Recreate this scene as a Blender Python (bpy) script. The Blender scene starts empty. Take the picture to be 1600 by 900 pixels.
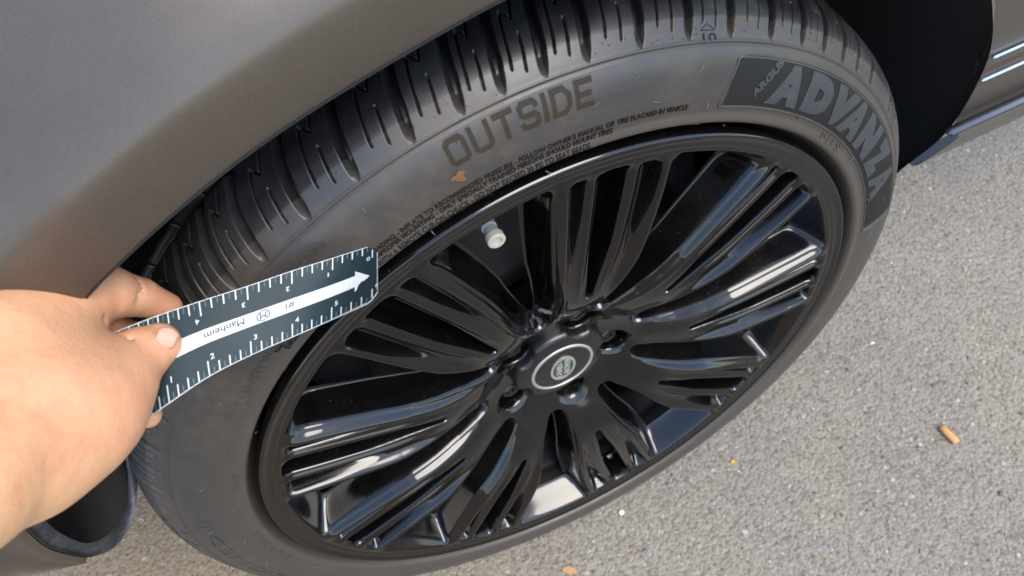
import bpy, bmesh, math, random
import numpy as np
from mathutils import Matrix, Vector
random.seed(3); rng = np.random.default_rng(3)
R_ = math.radians
HC = 0.382                                   # height of the wheel centre above the ground
# ------------------------------------------------------------------ camera, sky, sun, exposure
CAM_P = np.array([-0.13418, -0.31842, 0.64209])
CAM_R = np.array([[0.901684, -0.416687, -0.115492], [-0.400282, -0.70338, -0.587393], [0.163525, 0.575872, -0.801019]])
FPX = 1168.99
scn = bpy.context.scene
cd = bpy.data.cameras.new('camera'); cam = bpy.data.objects.new('camera', cd); scn.collection.objects.link(cam)
cd.sensor_width = 36; cd.lens = FPX / 1600 * 36; cd.clip_start = 0.02; cd.clip_end = 500
m = Matrix.Identity(4)
for i in range(3):
    m[i][0] = CAM_R[0][i]; m[i][1] = -CAM_R[1][i]; m[i][2] = -CAM_R[2][i]
    m[i][3] = CAM_P[i] + (HC if i == 2 else 0)
cam.matrix_world = m; scn.camera = cam
cd.dof.use_dof = True; cd.dof.focus_distance = 0.54; cd.dof.aperture_fstop = 10.0
world = bpy.data.worlds.new('World'); scn.world = world; world.use_nodes = True
wn = world.node_tree; bg = wn.nodes['Background']
SUN_EL, SUN_AZ = R_(56), R_(160)             # azimuth clockwise from +Y
sky = wn.nodes.new('ShaderNodeTexSky'); sky.sky_type = 'NISHITA'; sky.sun_disc = False
sky.sun_elevation = SUN_EL; sky.sun_rotation = SUN_AZ; sky.dust_density = 1.0; sky.ozone_density = 1.0
wn.links.new(sky.outputs[0], bg.inputs[0]); bg.inputs[1].default_value = 0.15
sd = bpy.data.lights.new('sun', 'SUN'); sd.energy = 1.5; sd.angle = R_(38); sd.color = (1, .93, .82)
sun = bpy.data.objects.new('sun', sd); scn.collection.objects.link(sun)
dv = Vector((math.sin(SUN_AZ)*math.cos(SUN_EL), math.cos(SUN_AZ)*math.cos(SUN_EL), math.sin(SUN_EL)))
sun.rotation_euler = dv.to_track_quat('Z', 'Y').to_euler()
scn.view_settings.view_transform = 'Standard'; scn.view_settings.look = 'None'
scn.view_settings.exposure = 1.5; scn.view_settings.gamma = 1
scn.render.engine = 'CYCLES'; scn.cycles.max_bounces = 6

# ------------------------------------------------------------------ helpers
COL = scn.collection
def setp(o, label=None, cat=None, group=None, kind=None):
    if label: o['label'] = label
    if cat: o['category'] = cat
    if group: o['group'] = group
    if kind: o['kind'] = kind
    return o
def empty(name, loc=(0, 0, 0)):
    o = bpy.data.objects.new(name, None); o.location = loc; o.empty_display_size = .05; COL.objects.link(o); return o
def link(name, me, mats=None, parent=None, loc=None, smooth=True):
    o = bpy.data.objects.new(name, me); COL.objects.link(o)
    if mats is not None and len(me.materials) == 0:
        for q in (mats if isinstance(mats, (list, tuple)) else [mats]): me.materials.append(q)
    if parent: o.parent = parent
    if loc is not None: o.location = loc
    if smooth: me.shade_smooth()
    else: me.shade_flat()
    return o
def np_mesh(name, V, F):
    """F: (n,3) or (n,4) int array"""
    V = np.asarray(V, np.float32); F = np.asarray(F, np.int32); k = F.shape[1]
    me = bpy.data.meshes.new(name)
    me.vertices.add(len(V)); me.vertices.foreach_set('co', V.ravel())
    me.loops.add(F.size); me.loops.foreach_set('vertex_index', F.ravel())
    me.polygons.add(len(F)); me.polygons.foreach_set('loop_start', np.arange(0, F.size, k, dtype=np.int32))
    me.update(calc_edges=True); me.validate(); return me
def gridF(n, mm, wrap=False):
    """quads for an n x mm vertex grid; wrap closes the first axis"""
    I = np.arange(n if wrap else n-1)[:, None]; J = np.arange(mm-1)[None, :]
    I2 = (I+1) % n
    a = I*mm+J; b = I2*mm+J
    return np.stack([a, b, b+1, a+1], -1).reshape(-1, 4)
def drop(V, F):
    used = np.unique(F); mp = np.full(len(V), -1); mp[used] = np.arange(len(used)); return V[used], mp[F]
def revolve(name, prof, n=256, flip=False):
    prof = np.array(prof, float); th = np.linspace(0, 2*np.pi, n, endpoint=False)
    V = np.stack([np.outer(np.cos(th), prof[:, 0]), np.tile(prof[:, 1], (n, 1)), np.outer(np.sin(th), prof[:, 0])], -1).reshape(-1, 3)
    F = gridF(n, len(prof), True)
    if flip: F = F[:, ::-1]
    return np_mesh(name, V, F)
def smoothstep(a, b, x):
    t = np.clip((x-a)/(b-a), 0, 1); return t*t*(3-2*t)
def smin(a, b, k):
    h = np.clip(.5+.5*(b-a)/k, 0, 1); return b+(a-b)*h-k*h*(1-h)
def spline(P, n):
    """Catmull-Rom through P, n samples per span"""
    P = np.array(P, float); Q = np.vstack([2*P[0]-P[1], P, 2*P[-1]-P[-2]]); out = []
    for i in range(len(P)-1):
        p0, p1, p2, p3 = Q[i:i+4]
        for t in np.linspace(0, 1, n, endpoint=False):
            out.append(.5*((2*p1)+(-p0+p2)*t+(2*p0-5*p1+4*p2-p3)*t*t+(-p0+3*p1-3*p2+p3)*t**3))
    out.append(P[-1]); return np.array(out)
def from_cam(u, v, Z):
    """a point seen in the calibration photo at (u, v) and Z metres away, in wheel coordinates"""
    return CAM_P + np.array([(u-800)/FPX*Z, (v-450)/FPX*Z, Z]) @ CAM_R
def on_plane(u, v, y):
    d = np.array([(u-800)/FPX, (v-450)/FPX, 1.]) @ CAM_R
    return CAM_P + d*((y-CAM_P[1])/d[1])
def bm_obj(name, bm, mats, parent=None, loc=None, smooth=True):
    me = bpy.data.meshes.new(name); bm.to_mesh(me); bm.free(); return link(name, me, mats, parent, loc, smooth)

# ------------------------------------------------------------------ materials
def mat(name, col, rough=.5, metal=0., spec=.5, coat=0., **kw):
    q = bpy.data.materials.new(name); q.use_nodes = True; b = q.node_tree.nodes['Principled BSDF']
    b.inputs['Base Color'].default_value = (*col, 1); b.inputs['Roughness'].default_value = rough
    b.inputs['Metallic'].default_value = metal; b.inputs['Specular IOR Level'].default_value = spec
    b.inputs['Coat Weight'].default_value = coat
    for k, v in kw.items(): b.inputs[k.replace('_', ' ')].default_value = v
    return q
def nd(q, t, **kw):
    n = q.node_tree.nodes.new(t)
    for k, v in kw.items():
        if k in n.inputs: n.inputs[k].default_value = v
        else: setattr(n, k, v)
    return n
def lk(q, a, b): q.node_tree.links.new(a, b)
def coords(q, scale=(1, 1, 1)):
    tc = nd(q, 'ShaderNodeTexCoord'); mp = nd(q, 'ShaderNodeMapping'); mp.inputs['Scale'].default_value = scale
    lk(q, tc.outputs['Object'], mp.inputs[0]); return mp.outputs[0]
def noise(q, co, scale, detail=4, rough=.55):
    n = nd(q, 'ShaderNodeTexNoise', Scale=scale, Detail=detail, Roughness=rough); lk(q, co, n.inputs['Vector']); return n.outputs['Fac']
def ramp(q, fac, stops):
    r = nd(q, 'ShaderNodeValToRGB'); e = r.color_ramp.elements
    while len(e) < len(stops): e.new(.5)
    for i, (p, c) in enumerate(stops):
        e[i].position = p; e[i].color = (*c, 1) if len(c) == 3 else c
    lk(q, fac, r.inputs[0]); return r.outputs[0]
def mixc(q, fac, a, b):
    n = nd(q, 'ShaderNodeMix', data_type='RGBA')
    if isinstance(fac, float): n.inputs[0].default_value = fac
    else: lk(q, fac, n.inputs[0])
    for s, v in ((6, a), (7, b)):
        if isinstance(v, tuple): n.inputs[s].default_value = (*v, 1)
        else: lk(q, v, n.inputs[s])
    return n.outputs[2]
def bsdf(q): return q.node_tree.nodes['Principled BSDF']
def bump(q, h, strength, dist, normal=None):
    b = nd(q, 'ShaderNodeBump', Strength=strength, Distance=dist); lk(q, h, b.inputs['Height'])
    if normal is not None: lk(q, normal, b.inputs['Normal'])
    lk(q, b.outputs[0], bsdf(q).inputs['Normal']); return b.outputs[0]

def make_rubber(name, dark, dust, lo, hi, rough=.5):
    q = mat(name, dark, rough, spec=.5); co = coords(q)
    n1 = noise(q, co, 14, 6, .6); n2 = noise(q, co, 90, 5, .65)
    f = ramp(q, n1, [(lo, (0, 0, 0)), (hi, (1, 1, 1))])
    g = ramp(q, n2, [(.35, (.35, .35, .35)), (.7, (1, 1, 1))])
    mul = nd(q, 'ShaderNodeMath', operation='MULTIPLY'); lk(q, f, mul.inputs[0]); lk(q, g, mul.inputs[1])
    sx = nd(q, 'ShaderNodeSeparateXYZ'); lk(q, co, sx.inputs[0])
    an = nd(q, 'ShaderNodeMath', operation='ARCTAN2'); lk(q, sx.outputs[2], an.inputs[0]); lk(q, sx.outputs[0], an.inputs[1])
    cb = nd(q, 'ShaderNodeCombineXYZ'); lk(q, sx.outputs[0], cb.inputs[0]); lk(q, sx.outputs[2], cb.inputs[1])
    ln = nd(q, 'ShaderNodeVectorMath', operation='LENGTH'); lk(q, cb.outputs[0], ln.inputs[0])
    am = nd(q, 'ShaderNodeMath', operation='MULTIPLY'); lk(q, an.outputs[0], am.inputs[0]); am.inputs[1].default_value = 5.
    rm = nd(q, 'ShaderNodeMath', operation='MULTIPLY'); lk(q, ln.outputs['Value'], rm.inputs[0]); rm.inputs[1].default_value = 170.
    pc = nd(q, 'ShaderNodeCombineXYZ'); lk(q, am.outputs[0], pc.inputs[0]); lk(q, rm.outputs[0], pc.inputs[1])
    streak = ramp(q, noise(q, pc.outputs[0], 1., 5, .6), [(.45, (0, 0, 0)), (.8, (.5, .5, .5))])
    bead = nd(q, 'ShaderNodeMapRange'); bead.inputs[1].default_value = .350; bead.inputs[2].default_value = .300; lk(q, ln.outputs['Value'], bead.inputs[0])
    bm2 = nd(q, 'ShaderNodeMath', operation='MULTIPLY'); lk(q, bead.outputs[0], bm2.inputs[0]); bm2.inputs[1].default_value = .55
    ad = nd(q, 'ShaderNodeMath', operation='MAXIMUM'); lk(q, mul.outputs[0], ad.inputs[0]); lk(q, streak, ad.inputs[1])
    ad2 = nd(q, 'ShaderNodeMath', operation='MAXIMUM'); lk(q, ad.outputs[0], ad2.inputs[0]); lk(q, bm2.outputs[0], ad2.inputs[1])
    lk(q, mixc(q, ad2.outputs[0], dark, dust), bsdf(q).inputs['Base Color'])
    r = nd(q, 'ShaderNodeMapRange'); r.inputs[3].default_value = rough-.08; r.inputs[4].default_value = rough+.22
    lk(q, mul.outputs[0], r.inputs[0]); lk(q, r.outputs[0], bsdf(q).inputs['Roughness'])
    bump(q, noise(q, co, 900, 3), .15, .0004); return q
M = {}
M['rubber'] = make_rubber('tyre_rubber', (.027, .0285, .031), (.080, .060, .040), .34, .72, .42)
M['tread'] = make_rubber('tyre_tread_rubber', (.010, .0105, .011), (.045, .045, .045), .40, .72, .44)  # darker than the dusty sidewall, the tread's weaker light put into its colour
M['letter_rubber'] = make_rubber('tyre_lettering', (.024, .0195, .0145), (.038, .029, .020), .3, .6, .62)
M['fine_print'] = mat('fine_print_rubber', (.011, .009, .007), .65, spec=.22)
for k_ in ('letter_rubber',): bsdf(M[k_]).inputs['Specular IOR Level'].default_value = .14
M['panel_rubber'] = make_rubber('tyre_panel', (.008, .0085, .0085), (.016, .016, .015), .3, .8, .75)
bsdf(M['panel_rubber']).inputs['Specular IOR Level'].default_value = .25
M['polished_rubber'] = make_rubber('tyre_raised_letter', (.025, .029, .034), (.042, .044, .046), .3, .7, .44)
q = M['gloss'] = mat('gloss_black_paint', (.006, .006, .007), .07, spec=.6); co = coords(q)
s = ramp(q, noise(q, co, 420, 3, .7), [(.62, (0, 0, 0)), (.70, (1, 1, 1))])
d = ramp(q, noise(q, co, 16, 6, .68), [(.38, (0, 0, 0)), (.72, (1, 1, 1))])
mm_ = nd(q, 'ShaderNodeMath', operation='MULTIPLY'); lk(q, s, mm_.inputs[0]); lk(q, d, mm_.inputs[1])
dirt = mixc(q, d, (.0015, .0015, .002), (.004, .0035, .003))
lk(q, mixc(q, mm_.outputs[0], dirt, (.05, .045, .04)), bsdf(q).inputs['Base Color'])
r = nd(q, 'ShaderNodeMapRange'); r.inputs[3].default_value = .05; r.inputs[4].default_value = .2
lk(q, d, r.inputs[0]); lk(q, r.outputs[0], bsdf(q).inputs['Roughness'])
M['barrel'] = mat('barrel_paint', (.003, .003, .0035), .45, spec=.12)
M['silver'] = mat('brushed_silver', (.42, .41, .37), .5, metal=.7)
M['green'] = mat('badge_green', (.02, .05, .03), .35)
M['nut'] = mat('dark_nut_steel', (.10, .09, .08), .3, metal=1.)
q = M['disc'] = mat('brake_disc_iron', (.045, .042, .04), .5, metal=.6)
M['caliper'] = mat('caliper_black', (.02, .02, .02), .5)
M['valve'] = mat('valve_aluminium', (.36, .39, .42), .35, metal=.35)
M['valve_cap'] = mat('valve_cap_plastic', (.36, .34, .29), .55)
q = M['paint'] = mat('satin_grey_paint', (.125, .102, .082), .38, metal=.6, spec=.5, coat=.25); co = coords(q)
bsdf(q).inputs['Coat Roughness'].default_value = .25
fl = ramp(q, noise(q, co, 1500, 2, .7), [(.3, (.074, .060, .049)), (.7, (.110, .091, .074))])
lk(q, mixc(q, ramp(q, noise(q, co, 9, 6, .65), [(.45, (0, 0, 0)), (.85, (.35, .35, .35))]), fl, (.15, .13, .105)), bsdf(q).inputs['Base Color'])
bump(q, noise(q, co, 900, 3), .06, .0005)
M['chrome'] = mat('satin_chrome', (.75, .76, .78), .18, metal=1.)
M['sill'] = mat('satin_sill_trim', (.10, .11, .13), .42, metal=.7)
q = M['liner'] = mat('arch_liner_felt', (.012, .0122, .013), .9); co = coords(q); bump(q, noise(q, co, 300, 4), .4, .002)
q = M['plastic'] = mat('black_plastic', (.05, .052, .06), .5); co = coords(q)
lk(q, ramp(q, noise(q, co, 60, 6, .7), [(.45, (.022, .024, .032)), (.72, (.075, .077, .085))]), bsdf(q).inputs['Base Color'])
bump(q, noise(q, co, 500, 3), .3, .001)
# asphalt
q = M['asphalt'] = mat('asphalt', (.2, .19, .175), .85); co = coords(q)
a0 = ramp(q, noise(q, co, 2.2, 4, .6), [(.35, (.205, .192, .168)), (.65, (.262, .236, .190))])
sg = nd(q, 'ShaderNodeSeparateXYZ'); lk(q, co, sg.inputs[0]); dm = nd(q, 'ShaderNodeMapRange'); dm.inputs[1].default_value = -.05; dm.inputs[2].default_value = -.45
dn = noise(q, co, 6, 4, .6); da = nd(q, 'ShaderNodeMath', operation='MULTIPLY_ADD'); lk(q, dn, da.inputs[0]); da.inputs[1].default_value = .5; lk(q, sg.outputs[0], da.inputs[2]); lk(q, da.outputs[0], dm.inputs[0])
dm.inputs[1].default_value = .25; dm.inputs[2].default_value = -.10
a0 = mixc(q, dm.outputs[0], a0, (.235, .185, .125))
a1 = mixc(q, ramp(q, noise(q, co, 28, 5, .7), [(.45, (0, 0, 0)), (.8, (.6, .6, .6))]), a0, (.19, .168, .138))
vo = nd(q, 'ShaderNodeTexVoronoi', Scale=230.); lk(q, co, vo.inputs['Vector'])
sp = ramp(q, vo.outputs['Color'], [(.12, (.55, .50, .45)), (.4, (.92, .91, .9)), (.75, (1.05, 1.04, 1.02)), (.97, (1.3, 1.28, 1.25))])
mx = nd(q, 'ShaderNodeMix', data_type='RGBA', blend_type='MULTIPLY'); mx.inputs[0].default_value = .75
lk(q, a1, mx.inputs[6]); lk(q, sp, mx.inputs[7])
n5 = ramp(q, noise(q, co, 160, 4, .7), [(.30, (.45, .42, .38)), (.46, (1, 1, 1))])
mx2 = nd(q, 'ShaderNodeMix', data_type='RGBA', blend_type='MULTIPLY'); mx2.inputs[0].default_value = .7
lk(q, mx.outputs[2], mx2.inputs[6]); lk(q, n5, mx2.inputs[7]); lk(q, mx2.outputs[2], bsdf(q).inputs['Base Color'])
b1 = nd(q, 'ShaderNodeBump', Strength=.55, Distance=.003); lk(q, vo.outputs['Distance'], b1.inputs['Height']); b1.invert = True
bump(q, noise(q, co, 120, 6, .7), .8, .004, b1.outputs[0])
q = M['pebble'] = mat('aggregate', (.3, .28, .26), .7)
at = nd(q, 'ShaderNodeAttribute', attribute_name='tint'); lk(q, at.outputs['Color'], bsdf(q).inputs['Base Color'])
# skin
q = M['skin'] = mat('skin', (.72, .43, .30), .5, spec=.4, Subsurface_Weight=.25, Subsurface_Scale=.006); co = coords(q)
bsdf(q).inputs['Subsurface Radius'].default_value = (1., .35, .2)
sk = ramp(q, noise(q, co, 34, 5, .65), [(.32, (.50, .245, .115)), (.5, (.57, .335, .170)), (.7, (.61, .385, .205))])
pv = nd(q, 'ShaderNodeSeparateXYZ'); lk(q, co, pv.inputs[0]); pm = nd(q, 'ShaderNodeMapRange'); pm.inputs[1].default_value = -.33; pm.inputs[2].default_value = -.25; pm.inputs[4].default_value = .75
lk(q, pv.outputs[0], pm.inputs[0]); sk = mixc(q, pm.outputs[0], sk, (.58, .275, .165))
lk(q, sk, bsdf(q).inputs['Base Color'])
vs = nd(q, 'ShaderNodeTexVoronoi', Scale=900.); lk(q, co, vs.inputs['Vector'])
b1 = nd(q, 'ShaderNodeBump', Strength=.12, Distance=.0004); lk(q, vs.outputs['Distance'], b1.inputs['Height'])
bump(q, noise(q, co, 150, 6, .65), .5, .0014, b1.outputs[0])
M['nail'] = mat('nail', (.50, .29, .215), .45, spec=.3)
M['ruler'] = mat('ruler_plastic', (.012, .024, .03), .5, spec=.2); q = M['ruler']; co = coords(q)
lk(q, ramp(q, noise(q, co, 30, 5, .6), [(.3, (.010, .022, .029)), (.75, (.017, .031, .037))]), bsdf(q).inputs['Base Color'])
M['print'] = mat('white_print', (.50, .52, .53), .7, spec=.06)
M['print_dim'] = mat('pale_blue_print', (.10, .16, .19), .7, spec=.06)
M['ink'] = mat('dark_ink', (.02, .03, .036), .75, spec=.05)
M['edge'] = mat('clear_edge', (.25, .31, .34), .35)
M['tan'] = mat('filter_paper', (.72, .40, .16), .7); q = M['tan']; co = coords(q)
lk(q, ramp(q, noise(q, co, 260, 4), [(.35, (.50, .25, .085)), (.65, (.56, .32, .13))]), bsdf(q).inputs['Base Color'])
M['white'] = mat('white_stone', (.65, .65, .63), .6)
M['yellow'] = mat('yellow_leaf', (.50, .34, .04), .6)
M['wood'] = mat('wood_chip', (.40, .22, .11), .7)
M['mud'] = mat('orange_clay', (.13, .055, .02), .8)

# ------------------------------------------------------------------ ground
def make_ground():
    V = [(-60, -60, 0), (60, -60, 0), (60, 60, 0), (-60, 60, 0)]
    link_ = link('ground', np_mesh('ground', V, [(0, 1, 2, 3)]), M['asphalt'], smooth=False)
    setp(link_, kind='structure', label='grey beige worn asphalt with pebbles pressed into it')
    # loose and half buried aggregate
    ico = bmesh.new(); bmesh.ops.create_icosphere(ico, subdivisions=1, radius=1.); ico.verts.ensure_lookup_table()
    bv = np.array([v.co[:] for v in ico.verts]); bf = np.array([[v.index for v in f.verts] for f in ico.faces]); ico.free()
    pal = np.array([(.32, .29, .24), (.24, .235, .22), (.19, .20, .21), (.36, .34, .30), (.27, .235, .19), (.11, .105, .10), (.23, .24, .25), (.50, .47, .40)])
    wts = np.array([.28, .20, .10, .13, .18, .06, .03, .02]); N = 16000
    P = np.stack([rng.uniform(-.85, 1.6, N), rng.uniform(-.62, 1.0, N)], 1)
    sz = np.minimum(rng.gamma(2.4, .00070, N)+.0006, .0042); k = rng.choice(len(pal), N, p=wts/wts.sum())
    V = np.zeros((N, len(bv), 3)); an = rng.uniform(0, 6.28, N)
    J = bv[None]*(1+rng.normal(0, .16, (N, len(bv), 1)))*np.stack([sz, sz*rng.uniform(.6, 1, N), sz*rng.uniform(.35, .6, N)], 1)[:, None]
    V[..., 0] = J[..., 0]*np.cos(an)[:, None]-J[..., 1]*np.sin(an)[:, None]+P[:, :1]
    V[..., 1] = J[..., 0]*np.sin(an)[:, None]+J[..., 1]*np.cos(an)[:, None]+P[:, 1:]
    V[..., 2] = J[..., 2]+sz[:, None]*rng.uniform(-.25, .12, N)[:, None]
    F = (bf[None]+np.arange(N)[:, None, None]*len(bv)).reshape(-1, 3)
    me = np_mesh('gravel', V.reshape(-1, 3), F)
    ca = me.color_attributes.new('tint', 'FLOAT_COLOR', 'POINT')
    c = np.ones((N, len(bv), 4)); c[..., :3] = pal[k][:, None]*.86*rng.uniform(.75, 1.2, N)[:, None, None]
    ca.data.foreach_set('color', c.ravel())
    setp(link('gravel', me, M['pebble'], smooth=False), 'small stones embedded in the asphalt surface', 'gravel', kind='stuff')
make_ground()

# ------------------------------------------------------------------ the car
car = empty('car', (0, 0, 0)); car.location = (0, 0, 0)
setp(car, 'dark grey car with gloss black nine spoke alloy wheel, seen close at its front corner', 'car')
WC = (0, 0, HC)
# --- tyre -----------------------------------------------------------------
PROF = spline([(.2885, .034), (.2935, .026), (.2985, .0175), (.3015, .0105), (.3038, .0040), (.3062, -.0006), (.3088, -.0022), (.3118, -.0018), (.3150, -.0010), (.3190, -.0012), (.328, -.0012), (.336, .0000),
               (.345, .0018), (.353, .0048), (.3595, .0090)], 8)
SH = spline([(.3595, .0090), (.3625, .0112), (.3680, .0160), (.3745, .0225), (.3800, .031), (.3838, .042), (.3860, .055), (.3880, .075), (.3893, .10), (.390, .135), (.3895, .17)], 12)
SIDE_ = None
def y_side(r):
    global SIDE_
    if SIDE_ is None: SIDE_ = np.vstack([PROF[8*5:-1], SH])
    return np.interp(r, SIDE_[:, 0], SIDE_[:, 1])
TIPS = [115.0, 109.1, 103.0, 97.8, 93.6, 89.3, 84.9, 79.2, 73.6, 68.3, 62.5, 57.3, 53.1, 48.8, 45.1, 40.7]
t_ = 115.0; cyc = [6.0, 4.4, 4.4, 5.6, 5.9, 4.5]; i = 0
while t_ + 5 < 360+34: t_ += cyc[i % 6]*1.0; TIPS.append(t_); i += 1
TIPS = np.sort(np.array(TIPS))
def make_tyre():
    arc = np.r_[0, np.cumsum(np.hypot(*np.diff(SH, axis=0).T))]
    sv = np.r_[np.r_[np.arange(.0007, .075, .00072), np.arange(.075, .1085, .0013)], np.arange(.1085, arc[-1], .004)]
    T = np.stack([np.interp(sv, arc, SH[:, 0]), np.interp(sv, arc, SH[:, 1])], 1)
    prof = np.vstack([PROF, T, [(.3885, .20), (.386, .225), (.376, .245), (.36, .258), (.33, .262), (.30, .25), (.288, .235)]])
    th = np.r_[np.radians(np.arange(30, 130, .058)), np.radians(np.arange(130, 168, .10)), np.radians(np.arange(168, 390, .45))]; n = len(th); m_ = len(prof)
    d = np.gradient(prof, axis=0); nr = np.stack([-d[:, 1], d[:, 0]], 1); nr /= np.linalg.norm(nr, axis=1)[:, None]
    # outward normal: points away from the tyre body centre (r .33, y .12)
    s_ = np.sign(((prof-np.array([.335, .125]))*nr).sum(1)); nr *= s_[:, None]
    disp = np.zeros((n, m_)); deg = np.degrees(th) % 360; y = prof[:, 1]; r = prof[:, 0]
    # mould line: fine raised step with a groove
    side = (np.arange(m_) < len(PROF)+12)
    disp -= (.0010*np.exp(-((r-.3598)/.00055)**2)*side)[None]
    disp += (.0006*np.exp(-((r-.3613)/.0007)**2)*side)[None]
    tread = (r > .360) & (y > .0105) & (y < .2)
    idx = np.searchsorted(TIPS, deg)                       # groove just above each column
    def cut(dth, y0, y1, yc, hw, depth, soft=.0007):
        pass
    off = lambda yy: np.interp(yy, [.013, .025, .045, .066, .076, .115], [0, -.50, -1.15, -2.05, -2.4, -3.8])
    hwf = lambda yy: np.interp(yy, [.0113, .0122, .016, .026, .045, .066, .068, .13], [.0010, .0024, .0034, .0040, .0042, .0040, .0018, .0016])
    yy = y[None, :]; D = np.zeros((n, m_))
    circ = ((.0052-np.abs(y-.0715))/.0012, (.0052-np.abs(y-.122))/.0012)
    for c in circ: D = np.maximum(D, (.0072*np.clip(c, 0, 1)*tread)[None])
    for k in (-2, -1, 0, 1, 2):
        base = TIPS[(idx+k) % len(TIPS)]; up = TIPS[(idx+k+1) % len(TIPS)]
        gap = (up-base) % 360
        c0 = base[:, None]+off(yy)
        dd = ((deg[:, None]-c0+180) % 360)-180; dist = np.abs(dd)*math.pi/180*r[None]
        h = hwf(yy)
        soft = np.where(dd > 0, .0038, .0009); g = np.clip((h-dist)/soft, 0, 1)*((y > .0115) & (y < .135) & ((y < .0715) | (y > .0715)))[None]
        dep = .0085*smoothstep(.0098, .020, yy)
        D = np.maximum(D, g*dep*tread[None])
        # long zigzag sipe and short sipe inside the block between base and the next groove
        sc = np.minimum(gap/4.5, 1.15)[:, None]
        zz = np.interp(yy, [.030, .058, .0581, .050, .066], [3.3, 3.0, 3.0, 3.0, 2.0])
        segs = [((.0190, 3.12), (.054, 3.00)), ((.054, 3.00), (.0450, 2.00)), ((.0450, 2.00), (.066, 1.75)), ((.0165, 1.72), (.034, 1.70)), ((.080, 3.0), (.105, 3.2))]
        for (ya, ta), (yb, tb) in segs:
            X = ((deg[:, None]-base[:, None]-off(yy)+180) % 360-180)*math.pi/180*.385; Y = yy+0*X
            ax, bx = ta*sc*math.pi/180*.385, tb*sc*math.pi/180*.385
            vx, vy = bx-ax, yb-ya
            t = np.clip(((X-ax)*vx+(Y-ya)*vy)/(vx*vx+vy*vy), 0, 1)
            ds = np.hypot(X-ax-t*vx, Y-ya-t*vy)
            D = np.maximum(D, .0040*np.clip((.00085-ds)/.0004, 0, 1)*tread[None])
    disp -= D
    # bottom flattens where it meets the asphalt
    rr = r[None]+disp*nr[None, :, 0]; yv = y[None]+disp*nr[None, :, 1]
    X = rr*np.cos(th)[:, None]; Z = rr*np.sin(th)[:, None]
    sq = np.maximum(0, -Z-(HC-.0005)); Z = np.maximum(Z, -(HC-.0005)); yv = yv-sq*.6*(y < .06)[None]
    V = np.stack([X, yv+0*X, Z], -1).reshape(-1, 3)
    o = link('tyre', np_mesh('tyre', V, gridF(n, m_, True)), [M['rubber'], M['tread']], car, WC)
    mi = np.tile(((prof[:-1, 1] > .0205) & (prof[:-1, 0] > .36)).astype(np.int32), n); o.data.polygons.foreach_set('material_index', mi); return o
tyre = make_tyre()

def text_mesh(s, bold=0., extrude=0., shear=0., maxlen=None):
    cu = bpy.data.curves.new('lettering', 'FONT'); cu.body = s; cu.size = 1.; cu.offset = bold; cu.extrude = extrude; cu.shear = shear
    cu.resolution_u = 3
    o = bpy.data.objects.new('lettering', cu); COL.objects.link(o)
    dg = bpy.context.evaluated_depsgraph_get(); me = bpy.data.meshes.new_from_object(o.evaluated_get(dg))
    bpy.data.objects.remove(o); bpy.data.curves.remove(cu)
    bm = bmesh.new(); bm.from_mesh(me); bpy.data.meshes.remove(me)
    bmesh.ops.remove_doubles(bm, verts=bm.verts, dist=1e-5); bmesh.ops.triangulate(bm, faces=bm.faces)
    if maxlen:
        for _ in range(3):
            e = [e for e in bm.edges if e.calc_length() > maxlen]
            if not e: break
            bmesh.ops.subdivide_edges(bm, edges=e, cuts=1); bmesh.ops.triangulate(bm, faces=bm.faces)
    return bm
def tyre_text(s, r0, h, a0, a1, mt='rubber', raise_=.0006, bold=.0, shear=0., maxlen=None, name='lettering', lean=0.):
    """letters lie along the sidewall arc from angle a0 to a1 (degrees, clockwise reading), baseline radius r0, cap height h"""
    bm = text_mesh(s, bold, .5, shear, maxlen)
    xs = [v.co.x for v in bm.verts]; ys = [v.co.y for v in bm.verts]; x0, x1 = min(xs), max(xs); yb, yt = min(ys), max(ys)
    for v in bm.verts:
        t = (v.co.x-x0)/(x1-x0); w = (v.co.y-yb)/(yt-yb); r = r0+h*w; a = R_(a0+(a1-a0)*t-lean*w)
        y = float(y_side(r)) - (raise_ if v.co.z > 0 else -.0006)
        v.co = (r*math.cos(a), y, r*math.sin(a))
    bmesh.ops.recalc_face_normals(bm, faces=bm.faces)
    return bm_obj(name, bm, M[mt], tyre, None, smooth=False)
STROKES = {'O': (.82, [[(.12, 0), (.70, 0), (.82, .12), (.82, .88), (.70, 1), (.12, 1), (0, .88), (0, .12), (.12, 0)]]),
           'U': (.80, [[(0, 1), (0, .14), (.14, 0), (.66, 0), (.80, .14), (.80, 1)]]), 'T': (.78, [[(0, 1), (.78, 1)], [(.39, 1), (.39, 0)]]),
           'S': (.78, [[(.78, .84), (.74, .94), (.64, 1), (.14, 1), (0, .88), (0, .62), (.14, .5), (.64, .5), (.78, .38), (.78, .12), (.64, 0), (.14, 0), (.04, .06), (0, .16)]]),
           'I': (.0, [[(0, 0), (0, 1)]]), 'D': (.80, [[(0, 0), (.54, 0), (.80, .28), (.80, .72), (.54, 1), (0, 1), (0, 0)]]), 'E': (.70, [[(.70, 1), (0, 1), (0, 0), (.70, 0)], [(0, .5), (.60, .5)]])}
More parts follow.
